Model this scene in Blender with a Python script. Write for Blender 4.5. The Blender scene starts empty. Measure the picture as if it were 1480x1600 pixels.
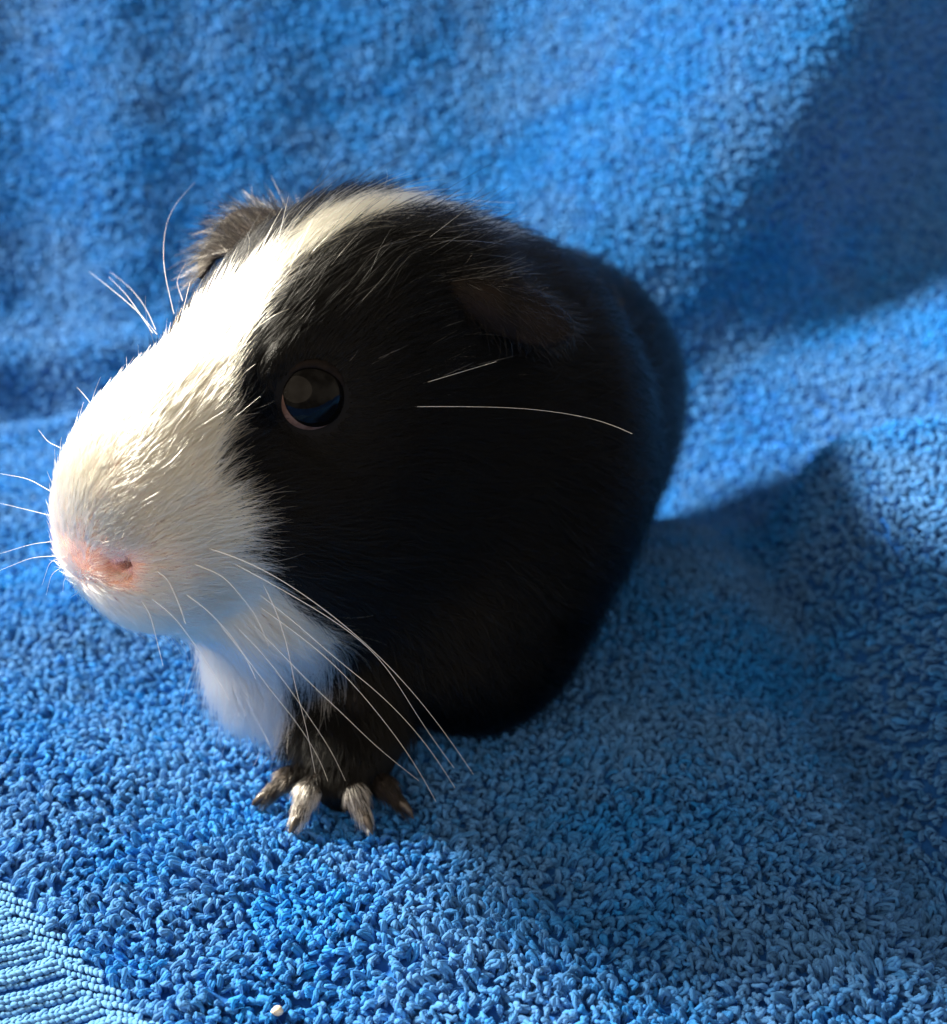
import bpy, bmesh, math, random
import numpy as np
from mathutils import Vector, Matrix

# ---------------------------------------------------------------- camera, world, lamps, exposure
MM = 0.001
scene = bpy.context.scene
COL = scene.collection
rng = np.random.default_rng(7)

cam_data = bpy.data.cameras.new('camera')
cam = bpy.data.objects.new('camera', cam_data)
COL.objects.link(cam)
cam.location = (0.0, -0.137, 0.116)
cam.rotation_euler = (math.radians(65), 0, 0)
cam_data.sensor_fit = 'HORIZONTAL'
cam_data.sensor_width = 36
cam_data.lens = 43.47
cam_data.clip_start = 0.005
cam_data.clip_end = 20
cam_data.dof.use_dof = True
cam_data.dof.focus_distance = 0.152
cam_data.dof.aperture_fstop = 21
scene.camera = cam

world = bpy.data.worlds.new('World')
scene.world = world
world.use_nodes = True
bg = world.node_tree.nodes['Background']
bg.inputs[1].default_value = 0.50
_wn = world.node_tree                                   # dim warm ambient; noise blotches added to break up eye reflections
_tc = _wn.nodes.new('ShaderNodeTexCoord'); _no = _wn.nodes.new('ShaderNodeTexNoise'); _rp = _wn.nodes.new('ShaderNodeValToRGB')
_no.inputs['Scale'].default_value = 1.6; _no.inputs['Detail'].default_value = 3
_rp.color_ramp.elements[0].position = 0.38; _rp.color_ramp.elements[0].color = (0.42, 0.36, 0.28, 1)
_rp.color_ramp.elements[1].position = 0.62; _rp.color_ramp.elements[1].color = (1.35, 1.17, 0.93, 1)
_wn.links.new(_tc.outputs['Generated'], _no.inputs['Vector']); _wn.links.new(_no.outputs['Fac'], _rp.inputs['Fac'])
_wn.links.new(_rp.outputs['Color'], bg.inputs[0])

def lamp(name, kind, loc, target, energy, color, size, size_y=None):
    d = bpy.data.lights.new(name, kind)
    d.energy = energy; d.color = color
    d.shape = 'ELLIPSE' if size_y else 'DISK'
    d.size = size
    if size_y: d.size_y = size_y
    o = bpy.data.objects.new(name, d)
    COL.objects.link(o)
    o.location = loc
    o.rotation_euler = (Vector(target) - Vector(loc)).to_track_quat('-Z', 'Y').to_euler()
    return o

KEY_AZ, KEY_EL, KEY_D = math.radians(18), math.radians(33), 1.6     # behind-left, height, distance
key_dir = Vector((-math.cos(KEY_AZ) * math.cos(KEY_EL), math.sin(KEY_AZ) * math.cos(KEY_EL), math.sin(KEY_EL)))
lamp('window_key', 'AREA', Vector((0, 0.05, 0.04)) + key_dir * KEY_D, (0, 0.05, 0.04), 150, (1.0, 0.905, 0.73), 0.33)
lamp('room_fill', 'AREA', (-0.50, -0.95, 0.72), (0, 0.05, 0.04), 11.0, (1.0, 0.80, 0.60), 2.4, 1.9)

scene.view_settings.view_transform = 'Standard'
scene.view_settings.look = 'None'
scene.view_settings.gamma = 1
scene.view_settings.use_curve_mapping = False
scene.view_settings.exposure = 0.3
scene.render.engine = 'CYCLES'
scene.cycles.use_denoising = True
scene.cycles.max_bounces = 7
scene.cycles.transparent_max_bounces = 8
scene.cycles.sample_clamp_indirect = 4
scene.cycles_curves.shape = 'THICK'
scene.cycles_curves.subdivisions = 2

# ---------------------------------------------------------------- helpers
def put(o, parent=None, **props):
    COL.objects.link(o)
    if parent is not None:
        o.parent = parent
    for k, v in props.items():
        o[k] = v
    return o

def mesh_obj(name, verts, faces, mat, parent=None, smooth=True, **props):
    me = bpy.data.meshes.new(name)
    me.from_pydata(np.asarray(verts, float).tolist(), [], [list(map(int, f)) for f in faces])
    me.polygons.foreach_set('use_smooth', [smooth] * len(me.polygons))
    me.update()
    if mat: me.materials.append(mat)
    return put(bpy.data.objects.new(name, me), parent, **props)

def curves_obj(name, P, R, mat, parent=None, color=None, **props):
    """P: (strands, points, 3) in metres, R: (strands, points) radius in metres, color: (strands, 3)."""
    n, k, _ = P.shape
    cu = bpy.data.hair_curves.new(name)
    cu.add_curves([k] * n)
    cu.points.foreach_set('position', np.ascontiguousarray(P, np.float32).ravel())
    ra = cu.attributes.get('radius') or cu.attributes.new('radius', 'FLOAT', 'POINT')
    ra.data.foreach_set('value', np.ascontiguousarray(R, np.float32).ravel())
    if color is not None:
        ca = cu.attributes.new('tint', 'FLOAT_VECTOR', 'CURVE')
        ca.data.foreach_set('vector', np.ascontiguousarray(color, np.float32).ravel())
    cu.materials.append(mat)
    return put(bpy.data.objects.new(name, cu), parent, **props)

def var_curves(name, strands, radius, tip, mat, parent=None, color=None, n=9, **props):
    """strands: list of control polylines (mm); resampled smoothly to n points."""
    out = []
    for s in strands:
        s = np.asarray(s, float)
        d = np.r_[0, np.cumsum(np.linalg.norm(np.diff(s, axis=0), axis=1))]
        t = np.linspace(0, d[-1], n)
        q = np.stack([np.interp(t, d, s[:, i]) for i in range(3)], 1)
        for _ in range(2):
            q[1:-1] = 0.25 * q[:-2] + 0.5 * q[1:-1] + 0.25 * q[2:]
        out.append(q)
    P = np.array(out)
    r = np.linspace(radius, tip, n)[None].repeat(len(P), 0)
    return curves_obj(name, P * MM, r * MM, mat, parent, color, **props)

_perm = np.random.default_rng(3).random((64, 64, 64)).astype(np.float32)
def vnoise(P, scale, off=0.0):
    """smooth value noise in -1..1 at points P (mm) with the given cell size"""
    q = P / scale + off + 100.0
    i = np.floor(q).astype(int); f = q - i
    f = f * f * (3 - 2 * f)
    r = 0
    for a in (0, 1):
        for b in (0, 1):
            for c in (0, 1):
                w = (f[..., 0] if a else 1 - f[..., 0]) * (f[..., 1] if b else 1 - f[..., 1]) * (f[..., 2] if c else 1 - f[..., 2])
                r = r + w * _perm[(i[..., 0] + a) % 64, (i[..., 1] + b) % 64, (i[..., 2] + c) % 64]
    return r * 2 - 1

def sstep(x, a, b):
    t = np.clip((x - a) / (b - a), 0, 1)
    return t * t * (3 - 2 * t)

def gauss(x, c, w):
    return np.exp(-((x - c) / w) ** 2)

# ---------------------------------------------------------------- materials
def material(name):
    m = bpy.data.materials.new(name)
    m.use_nodes = True
    nt = m.node_tree
    return m, nt, nt.nodes['Principled BSDF'], nt.nodes['Material Output']

def attr_color(nt, name='tint'):
    a = nt.nodes.new('ShaderNodeAttribute'); a.attribute_name = name
    return a

def m_plain(name, color, rough=0.6, spec=0.4, noise=None, coat=0.0):
    m, nt, b, out = material(name)
    b.inputs['Base Color'].default_value = (*color, 1)
    b.inputs['Roughness'].default_value = rough
    b.inputs['Specular IOR Level'].default_value = spec
    b.inputs['Coat Weight'].default_value = coat
    if noise:
        c2, scale = noise
        tc = nt.nodes.new('ShaderNodeTexCoord')
        n = nt.nodes.new('ShaderNodeTexNoise'); n.inputs['Scale'].default_value = scale; n.inputs['Detail'].default_value = 4
        r = nt.nodes.new('ShaderNodeValToRGB')
        r.color_ramp.elements[0].position = 0.35; r.color_ramp.elements[1].position = 0.68
        r.color_ramp.elements[0].color = (*color, 1); r.color_ramp.elements[1].color = (*c2, 1)
        nt.links.new(tc.outputs['Object'], n.inputs['Vector'])
        nt.links.new(n.outputs['Fac'], r.inputs['Fac'])
        nt.links.new(r.outputs['Color'], b.inputs['Base Color'])
        bp = nt.nodes.new('ShaderNodeBump'); bp.inputs['Strength'].default_value = 0.3; bp.inputs['Distance'].default_value = 0.0003
        nt.links.new(n.outputs['Fac'], bp.inputs['Height']); nt.links.new(bp.outputs['Normal'], b.inputs['Normal'])
    return m

def m_yarn():
    m, nt, b, out = material('towel_yarn')
    a = attr_color(nt)
    nt.links.new(a.outputs['Color'], b.inputs['Base Color'])
    b.inputs['Roughness'].default_value = 0.8
    b.inputs['Specular IOR Level'].default_value = 0.16
    b.inputs['Sheen Weight'].default_value = 0.05
    b.inputs['Sheen Tint'].default_value = (0.45, 0.75, 1.0, 1)
    tr = nt.nodes.new('ShaderNodeBsdfTranslucent'); nt.links.new(a.outputs['Color'], tr.inputs['Color'])
    mx = nt.nodes.new('ShaderNodeMixShader'); mx.inputs[0].default_value = 0.22
    nt.links.new(b.outputs[0], mx.inputs[1]); nt.links.new(tr.outputs[0], mx.inputs[2]); nt.links.new(mx.outputs[0], out.inputs[0])
    # short fibres of the yarn
    tc = nt.nodes.new('ShaderNodeTexCoord')
    n = nt.nodes.new('ShaderNodeTexNoise'); n.inputs['Scale'].default_value = 3500; n.inputs['Detail'].default_value = 2
    bp = nt.nodes.new('ShaderNodeBump'); bp.inputs['Strength'].default_value = 0.5; bp.inputs['Distance'].default_value = 0.0002
    nt.links.new(tc.outputs['Object'], n.inputs['Vector'])
    nt.links.new(n.outputs['Fac'], bp.inputs['Height']); nt.links.new(bp.outputs['Normal'], b.inputs['Normal'])
    return m

def m_fur():
    m, nt, b, out = material('fur')
    nt.nodes.remove(b)
    a = attr_color(nt)
    h = nt.nodes.new('ShaderNodeBsdfHairPrincipled')
    h.model = 'CHIANG'
    h.parametrization = 'COLOR'
    h.inputs['Roughness'].default_value = 0.23
    h.inputs['Radial Roughness'].default_value = 0.45
    h.inputs['Coat'].default_value = 0.0
    h.inputs['Random Roughness'].default_value = 0.3
    nt.links.new(a.outputs['Color'], h.inputs['Color'])
    mr = nt.nodes.new('ShaderNodeMapRange')          # dark hair carries less surface shine
    mr.inputs['From Min'].default_value = 0.0; mr.inputs['From Max'].default_value = 0.3
    mr.inputs['To Min'].default_value = 1.23; mr.inputs['To Max'].default_value = 1.55
    nt.links.new(a.outputs['Fac'], mr.inputs['Value'])
    nt.links.new(mr.outputs['Result'], h.inputs['IOR'])
    nt.links.new(h.outputs[0], out.inputs[0])
    return m

def m_skin():
    m, nt, b, out = material('skin')
    a = attr_color(nt, 'coat')
    nt.links.new(a.outputs['Color'], b.inputs['Base Color'])
    b.inputs['Roughness'].default_value = 0.75
    b.inputs['Specular IOR Level'].default_value = 0.15
    return m

MAT_YARN = m_yarn()
MAT_BASE = m_plain('towel_ground_weave', (0.010, 0.075, 0.29), 0.9, 0.1, noise=((0.016, 0.11, 0.38), 900))
MAT_BAND = m_plain('towel_band_yarn', (0.060, 0.185, 0.41), 0.9, 0.10, noise=((0.11, 0.27, 0.50), 1500))
MAT_FUR = m_fur()
MAT_SKIN = m_skin()
# ---------------------------------------------------------------- towel: seat, bend and back as one draped sheet (mm)
YB, BEND_R, LEAN = 165.0, 45.0, math.radians(58)
BEND_V = YB + BEND_R * LEAN

def near_bend(x):
    """the back comes forward on this side, so the cloth turns up sooner"""
    return 46.0 * sstep(x, 5, 105)

def towel_disp(x, v):
    """how far the cloth stands off its rest surface (along the surface normal)"""
    P = np.stack([x, v, 0 * x], -1)
    calm = (1 - 0.8 * gauss(x, -20, 22) * gauss(v, 6, 20)) * (1 - 0.65 * sstep(v, YB - 20, YB + 40))              # pressed flat under the foot
    d = (2.1 * vnoise(P, 34.0) + 1.1 * vnoise(P, 15.0, 7.3)) * calm + 0.35 * vnoise(P, 7.0, 3.1)
    d = d - 1.6                                                     # pile height is added on top
    lane = sstep(v, -60, 0) * (1 - sstep(v, 95, 140))
    v = v + near_bend(x)
    floor = 1 - sstep(v, YB - 10, YB + 40)
    # seat: a soft roll of cloth along the side, with a crease at its foot
    xr = 76.0
    d = d + floor * lane * (24.0 * sstep(x, xr - 9, xr + 9) - 8.0 * gauss(x, xr - 11, 8))
    d = d + floor * 3.0 * gauss(x, -70, 30) * gauss(v, 60, 40)
    d = d + floor * 3.2 * gauss(x * 0.6 + v, -30, 11) - floor * 2.0 * gauss(x * 0.5 + v, 6, 10) * sstep(x, -30, -60)
    # bend: rolls where seat meets back
    left = 1 - sstep(x, -80, -25)
    d = d + left * (6.0 * gauss(v, YB + 34, 9) - 5.0 * gauss(v, YB + 16, 7) + 4.0 * gauss(v, YB - 2, 9))
    # back: slanting folds
    back = sstep(v, YB - 85, YB + 15)
    h = v - BEND_V
    q = x - (39.0 + 0.95 * h)
    d = d + back * (8.0 * gauss(q, -34, 40) - 22.0 * gauss(q, 40, 40) + 10.0 * gauss(q, 112, 32) * sstep(x, 70, 125))
    d = d + back * (3.2 * gauss(x + 0.08 * h, -104, 16) - 2.4 * gauss(x + 0.08 * h, -138, 18) + 1.0 * gauss(x + 0.1 * h, -62, 20) + 0.8 * gauss(x + 0.12 * h, -12, 22))
    d = d - back * 0.8 * gauss(x + 0.1 * h, -36, 20)
    return d

def towel_rest(x, v):
    sh = near_bend(x)
    v = v + sh
    th = np.clip((v - YB) / BEND_R, 0, LEAN)
    y = np.where(v < YB, v, YB + BEND_R * np.sin(th))
    z = BEND_R * (1 - np.cos(th))
    e = np.maximum(v - BEND_V, 0)
    y = y + e * math.cos(LEAN); z = z + e * math.sin(LEAN)
    y = y - sh
    n = np.stack([0 * x, -np.sin(th), np.cos(th)], -1)
    return np.stack([x, y, z], -1), n

def towel_at(x, v):
    p, n = towel_rest(x, v)
    return p + n * towel_disp(x, v)[..., None]

def towel_frame(x, v):
    e = 0.6
    p = towel_at(x, v)
    tx = towel_at(x + e, v) - p; tv = towel_at(x, v + e) - p
    tx /= np.linalg.norm(tx, axis=-1, keepdims=True)
    n = np.cross(tx, tv); n /= np.linalg.norm(n, axis=-1, keepdims=True)
    tv = np.cross(n, tx)
    return p, n, tx, tv

# woven band in the near corner: everything beyond this line carries no pile
BAND_A = np.array([-67.5, -11.0]); BAND_DIR = np.array([0.745, -0.667]); BAND_N = np.array([-0.667, -0.745])
def band_depth(x, v):
    return (x - BAND_A[0]) * BAND_N[0] + (v - BAND_A[1]) * BAND_N[1] + 0.7 * np.sin(x * 0.35)

gx = np.linspace(-400, 400, 321); gv = np.linspace(-160, 520, 273)
GX, GV = np.meshgrid(gx, gv, indexing='ij')
TP = towel_at(GX, GV)
TP[..., :] -= 0
idx = np.arange(GX.size).reshape(GX.shape)
tq = np.stack([idx[:-1, :-1], idx[1:, :-1], idx[1:, 1:], idx[:-1, 1:]], -1).reshape(-1, 4)
towel = mesh_obj('towel', TP.reshape(-1, 3) * MM, tq, MAT_BASE,
                 label='bright blue terry towel draped under and behind the guinea pig', category='towel')

# pile: one short arched loop of yarn after another
PITCH = 1.2
xs = np.arange(-330, 330, PITCH); vs = np.arange(-125, 400, PITCH)
LX, LV = np.meshgrid(xs, vs, indexing='ij')
LX = LX + (np.arange(len(vs)) % 2)[None, :] * PITCH * 0.5
LX = (LX + rng.normal(0, 0.34, LX.shape)).ravel(); LV = (LV + rng.normal(0, 0.34, LV.shape)).ravel()
reach = 115 + 0.45 * (LV + 90)
keep = (np.abs(LX) < reach) & (band_depth(LX, LV) < -0.3) & (LV > -95) & (LV < 375)
LX, LV = LX[keep], LV[keep]
p, n, tx, tv = towel_frame(LX, LV)
N = len(p)
P2 = np.stack([LX, LV, 0 * LX], -1)
# nap: neighbouring loops lean much the same way
nap = 2.2 * vnoise(P2, 22.0, 11.0) + 1.3 * vnoise(P2, 8.0, 5.0) + rng.normal(0, 0.8, N) - 1.2
lean_d = tx * np.cos(nap)[:, None] + tv * np.sin(nap)[:, None]
ang = rng.uniform(0, 2 * np.pi, N)
side = tx * np.cos(ang)[:, None] + tv * np.sin(ang)[:, None]
hgt = rng.normal(1.5, 0.36, N).clip(0.7, 2.6) * (1 - 0.3 * sstep(LV, 120, 200))
wid = rng.normal(0.72, 0.2, N).clip(0.3, 1.3)
lean = rng.normal(0.95, 0.36, N).clip(0.1, 1.9)
prof = np.array([[-0.45, -0.15, 0.0], [-0.62, 0.45, 0.35], [-0.38, 0.92, 0.85], [0.12, 1.05, 1.05], [0.55, 0.75, 0.80], [0.55, 0.30, 0.35], [0.40, -0.15, 0.05]])
LP = (p[:, None] + side[:, None] * (prof[None, :, 0:1] * wid[:, None, None] * 1.15)
      + n[:, None] * (prof[None, :, 1:2] * hgt[:, None, None])
      + lean_d[:, None] * (prof[None, :, 2:3] * lean[:, None, None]))
LP += rng.normal(0, 0.13, LP.shape)
rad = rng.normal(0.36, 0.05, N).clip(0.25, 0.52)
RR = rad[:, None] * np.array([0.75, 0.95, 1.05, 1.1, 1.05, 0.95, 0.75])[None]
shade_grey = 0.5 + 0.5 * vnoise(P2, 26.0, 2.0) + 0.35 * vnoise(P2, 9.0, 21.0)  # greyer blue patches put into the yarn colour for the greyed shade
shade_grey = np.clip(shade_grey + rng.normal(0, 0.18, N), 0, 1)[:, None]
c0 = np.array([0.010, 0.165, 0.50]); c1 = np.array([0.055, 0.180, 0.43])
TC = c0 * (1 - shade_grey) + c1 * shade_grey
TC *= rng.normal(1, 0.10, (N, 1)).clip(0.7, 1.3)
# near loops show their two twisted plies; farther ones are single
near = (LV < 75)
ctr = LP[near]
tan = np.gradient(ctr, axis=1); tan /= np.linalg.norm(tan, axis=2, keepdims=True) + 1e-9
e1 = np.cross(tan, side[near][:, None] + 0.3 * n[near][:, None]); e1 /= np.linalg.norm(e1, axis=2, keepdims=True) + 1e-9
e2 = np.cross(tan, e1)
tw = rng.uniform(0, 6.28, (len(ctr), 1)) + np.linspace(0, 5.0, 7)[None]
off = (e1 * np.cos(tw)[..., None] + e2 * np.sin(tw)[..., None]) * (rad[near] * 0.52)[:, None, None]
PL = np.concatenate([ctr + off, ctr - off]) + rng.normal(0, 0.03, (2 * len(ctr), 7, 3))
RL = np.concatenate([RR[near], RR[near]]) * 0.66
TL = np.concatenate([TC[near], TC[near]]) * rng.normal(1, 0.07, (2 * len(ctr), 1))
pile = curves_obj('pile', np.concatenate([PL, LP[~near]]) * MM, np.concatenate([RL, RR[~near]]) * MM, MAT_YARN, towel,
                  np.concatenate([TL, TC[~near]]), kind='stuff')

# loose fibres that stand out of the loops
k = rng.choice(np.flatnonzero(near), 80000)
fd = lean_d[k] * 0.5 + n[k] * 0.6 + rng.normal(0, 0.75, (len(k), 3))
fd /= np.linalg.norm(fd, axis=1, keepdims=True)
bend = rng.normal(0, 0.6, (len(k), 3))
fl = rng.uniform(0.5, 1.5, len(k))[:, None]
base = LP[k, rng.integers(1, 6, len(k))] + rng.normal(0, 0.2, (len(k), 3))
FP_ = np.stack([base, base + fd * fl * 0.5 + bend * fl * 0.12, base + fd * fl * 0.85 + bend * fl * 0.5], 1)
curves_obj('fuzz', FP_ * MM, np.full(FP_.shape[:2], 0.014) * MM, MAT_YARN, towel, TC[k] * 1.15, kind='stuff')

# woven ribs of the band: chevron rows of flat stitches
def stitch_mesh():
    bm = bmesh.new()
    bmesh.ops.create_icosphere(bm, subdivisions=2, radius=1.0)
    V = np.array([v.co[:] for v in bm.verts]); F = [[v.index for v in f.verts] for f in bm.faces]
    bm.free()
    return V, np.array(F)
SV, SF = stitch_mesh()
ALONG = 4.4
for i in range(-9, 19):
    b0 = BAND_A + BAND_DIR * (i * ALONG)
    a0 = b0 + np.array([-6.3, 1.8]) + rng.normal(0, 0.12, 2)
    e0 = a0 + np.array([-24.0, -12.0])
    path = []; n_first = int(np.linalg.norm(a0 - b0) / 0.74)
    for (s0, s1) in ((b0, a0), (a0, e0)):
        L = np.linalg.norm(s1 - s0); m = int(L / 0.74)
        for j in range(m):
            path.append((s0 + (s1 - s0) * (j + 0.5) / m, (s1 - s0) / L))
    vv, ff = [], []
    for j, (c, dd) in enumerate(path):
        px_ = np.array([dd[1], -dd[0]])
        for lane_ in ((-0.62, 0.0, 0.62) if j < n_first else (-1.4, -0.7, 0.0, 0.7, 1.4)):
            row = 1 if lane_ > 0 else -1
            cc = c + px_ * lane_ + dd * (0.3 * row) + rng.normal(0, 0.06, 2)
            pp, nn, ttx, ttv = [q[0] for q in towel_frame(np.array([cc[0]]), np.array([cc[1]]))]
            aa = math.atan2(dd[1], dd[0]) + row * 0.55 + rng.normal(0, 0.12)
            e1 = ttx * math.cos(aa) + ttv * math.sin(aa); e2 = np.cross(nn, e1)
            W = pp + nn * (0.95 - 1.0 * abs(lane_) ** 1.6 * (1.2 if j < n_first else 0.35) + rng.normal(0, 0.06)) + SV[:, 0:1] * e1 * rng.normal(0.62, 0.05) + SV[:, 1:2] * e2 * rng.normal(0.37, 0.03) + SV[:, 2:3] * nn * 0.36
            ff.append(SF + len(vv) * len(SV)); vv.append(W)
    mesh_obj('rib', np.concatenate(vv) * MM, np.concatenate(ff), MAT_BAND, towel)

# a speck of white lint near the front edge
lp, ln, lx_, lv_ = [q[0] for q in towel_frame(np.array([-24.8]), np.array([-35.2]))]
lw = SV * (1 + 0.25 * vnoise(SV * 10, 6.0)[:, None])
mesh_obj('lint_speck', (lp + ln * 2.4 + lw * np.array([0.75, 0.55, 0.6])) * MM, SF,
         m_plain('lint', (0.75, 0.70, 0.58), 0.9, 0.1, noise=((0.6, 0.5, 0.35), 2500)),
         label='tiny cream white speck of lint on the towel near the front edge', category='lint')
# ---------------------------------------------------------------- guinea pig shape (millimetres)
def smin(a, b, k):
    h = np.clip(0.5 + 0.5 * (b - a) / k, 0, 1)
    return b * (1 - h) + a * h - k * h * (1 - h)

HEAD_TURN = math.radians(46)
HF = np.array([-math.sin(HEAD_TURN), -math.cos(HEAD_TURN), 0.0])
HS = np.array([math.cos(HEAD_TURN), -math.sin(HEAD_TURN), 0.0])
HU = np.array([0.0, 0.0, 1.0])
HO = np.array([-32.0, 16.6, 66.0])          # between the eyes

def to_world(f, s, u):
    return HO + f * HF + s * HS + u * HU

def to_head(P):
    d = P - HO
    return d @ HF, d @ HS, d @ HU

def ell(P, c, r, yaw=0.0, pitch=0.0):
    d = P - np.asarray(c, float)
    if yaw or pitch:
        cy, sy = math.cos(yaw), math.sin(yaw)
        X = d[..., 0] * cy + d[..., 1] * sy
        Y = -d[..., 0] * sy + d[..., 1] * cy
        cp, sp = math.cos(pitch), math.sin(pitch)
        Y2 = Y * cp + d[..., 2] * sp
        Z2 = -Y * sp + d[..., 2] * cp
        d = np.stack([X, Y2, Z2], -1)
    r = np.asarray(r, float)
    k0 = np.sqrt(((d / r) ** 2).sum(-1))
    k1 = np.sqrt(((d / (r * r)) ** 2).sum(-1)) + 1e-9
    return k0 * (k0 - 1.0) / k1

def cone(P, a, b, ra, rb):
    a = np.asarray(a, float); b = np.asarray(b, float)
    ab = b - a
    t = np.clip(((P - a) @ ab) / (ab @ ab), 0, 1)
    d = P - (a + t[..., None] * ab)
    return np.sqrt((d * d).sum(-1)) - (ra + (rb - ra) * t)

def ell_h(H, c, r, tilt=0.0):
    # ellipsoid in head coordinates (forward, side, up); tilt turns forward towards up
    d = H - np.asarray(c, float)
    if tilt:
        ct, st = math.cos(tilt), math.sin(tilt)
        F = d[..., 0] * ct + d[..., 2] * st
        U = -d[..., 0] * st + d[..., 2] * ct
        d = np.stack([F, d[..., 1], U], -1)
    r = np.asarray(r, float)
    k0 = np.sqrt(((d / r) ** 2).sum(-1))
    k1 = np.sqrt(((d / (r * r)) ** 2).sum(-1)) + 1e-9
    return k0 * (k0 - 1.0) / k1

def body_sdf(P):
    d = P - HO
    H = np.stack([d @ HF, np.abs(d @ HS), d[..., 2]], -1)
    # --- head
    h = ell_h(H, (-17.5, 0, -0.5), (26, 19.0, 20.8), math.radians(-18))        # cranium
    h = smin(h, ell_h(H, (9, 0, -6.8), (19, 10.0, 10.5), math.radians(-38)), 10)      # bridge
    h = smin(h, ell_h(H, (12, 0, -16.5), (17.5, 14.0, 15.5), math.radians(-37)), 10)    # muzzle
    h = smin(h, ell_h(H, (18, 5.5, -21.5), (7.2, 7, 8.5)), 6)                 # whisker pads
    h = smin(h, ell_h(H, (6, 0, -33.2), (10.5, 8, 6.5)), 6)                   # chin
    h = smin(h, ell_h(H, (-10, 9, -20), (20, 14, 16)), 10)                # cheeks
    h = smin(h, ell_h(H, (-2, 6.5, -35.5), (11, 9, 9)), 8)                    # jowl
    h = smin(h, ell_h(H, (-1, 11.5, 2.5), (7.5, 3.0, 6)), 6)              # brow over the eyes
    # --- body (world)
    b = ell(P, (7, 92, 30.5), (36.5, 58, 29.5), math.radians(-10))
    b = smin(b, ell(P, (14, 126, 30), (34, 43, 29)), 14)                  # rump
    b = smin(b, ell(P, (-8, 51, 41), (26.5, 33, 33.5)), 24)                   # shoulders
    b = smin(b, ell(P, (0, 67, 22), (26, 45, 22)), 12)                    # belly
    b = smin(b, ell(P, (-1, 33, 17), (17.5, 20, 18)), 10)                    # elbow
    b = smin(b, ell(P, (-29, 21, 23), (13.5, 13, 18)), 10)                  # chest
    # --- legs
    b = smin(b, cone(P, (-14, 22, 24), (-19, 10, 7), 10.5, 6.0), 7)       # near foreleg
    b = smin(b, cone(P, (-19, 10, 7), (-20, 4.5, 4), 6.0, 4.2), 5)
    b = smin(b, cone(P, (-28, 42, 24), (-32, 34, 5), 10, 4.6), 7)         # far foreleg
    b = smin(b, cone(P, (26, 102, 16), (29, 90, 5), 13, 4), 14)             # near hind leg
    b = smin(b, cone(P, (-20, 104, 16), (-30, 86, 5), 15, 5), 8)
    # --- neck
    n = cone(P, to_world(-18, 0, -4), (-3, 49.5, 48), 20, 28.5)
    r = smin(h, smin(n, b, 22), 9)
    # room for the coat: the skin lies below the outline that the fur makes
    f = H[..., 0]
    t = np.clip((26 - f) / 22, 0, 1)
    low = np.clip((P[..., 2] - 6) / 14, 0, 1)
    r = r + 0.5 + 1.7 * t * t * (3 - 2 * t) * low
    return np.maximum(r, -cone(H, (30, 8.0, -18.3), (19.5, 6.5, -18.3), 1.9, 1.9))     # nostrils

def surface_nets(V, origin, step):
    ins = V < 0
    nx, ny, nz = V.shape
    # cells that hold the surface
    c = np.zeros((nx - 1, ny - 1, nz - 1), np.int8)
    for i in (0, 1):
        for j in (0, 1):
            for k in (0, 1):
                c += ins[i:nx - 1 + i, j:ny - 1 + j, k:nz - 1 + k]
    cells = np.argwhere((c > 0) & (c < 8))
    idx = -np.ones(c.shape, np.int64)
    idx[tuple(cells.T)] = np.arange(len(cells))
    acc = np.zeros((len(cells), 3)); cnt = np.zeros(len(cells))
    corners = [(i, j, k) for i in (0, 1) for j in (0, 1) for k in (0, 1)]
    for a in corners:
        for ax in range(3):
            if a[ax] == 1:
                continue
            b = list(a); b[ax] = 1
            va = V[cells[:, 0] + a[0], cells[:, 1] + a[1], cells[:, 2] + a[2]]
            vb = V[cells[:, 0] + b[0], cells[:, 1] + b[1], cells[:, 2] + b[2]]
            m = (va < 0) != (vb < 0)
            t = np.where(m, va / np.where(m, va - vb, 1), 0)
            p = np.tile(np.array(a, float), (len(cells), 1)); p[:, ax] += t
            acc[m] += p[m]; cnt[m] += 1
    verts = (cells + acc / cnt[:, None]) * step + origin
    quads = []
    for ax in range(3):
        o = [0, 1, 2]; o.remove(ax)
        sl0 = [slice(None)] * 3; sl1 = [slice(None)] * 3
        sl0[ax] = slice(0, -1); sl1[ax] = slice(1, None)
        m = ins[tuple(sl0)] != ins[tuple(sl1)]
        e = np.argwhere(m)
        ok = np.ones(len(e), bool)
        for q in o:
            ok &= (e[:, q] > 0) & (e[:, q] < V.shape[q] - 1)
        e = e[ok]
        flip = ins[tuple(sl0)][tuple(e.T)]
        offs = [(0, 0), (-1, 0), (-1, -1), (0, -1)]
        cols = []
        for (p, q) in offs:
            f = e.copy(); f[:, o[0]] += p; f[:, o[1]] += q
            cols.append(idx[tuple(f.T)])
        Q = np.stack(cols, 1)
        if ax == 1:
            flip = ~flip
        Q[~flip] = Q[~flip][:, ::-1]
        quads.append(Q)
    return verts, np.concatenate(quads)
# ---------------------------------------------------------------- guinea pig: body
STEP = 1.05
LO = np.array([-78.0, -26.0, -5.0]); HI = np.array([72.0, 182.0, 106.0])
dims = ((HI - LO) / STEP).astype(int) + 1
VOL = np.empty(dims, np.float32)
ax_y = LO[1] + STEP * np.arange(dims[1]); ax_z = LO[2] + STEP * np.arange(dims[2])
for i0 in range(0, dims[0], 24):
    ax_x = LO[0] + STEP * np.arange(i0, min(i0 + 24, dims[0]))
    G = np.stack(np.meshgrid(ax_x, ax_y, ax_z, indexing='ij'), -1)
    VOL[i0:i0 + 24] = body_sdf(G)
GRAD = np.stack(np.gradient(VOL, STEP), -1)

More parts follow.
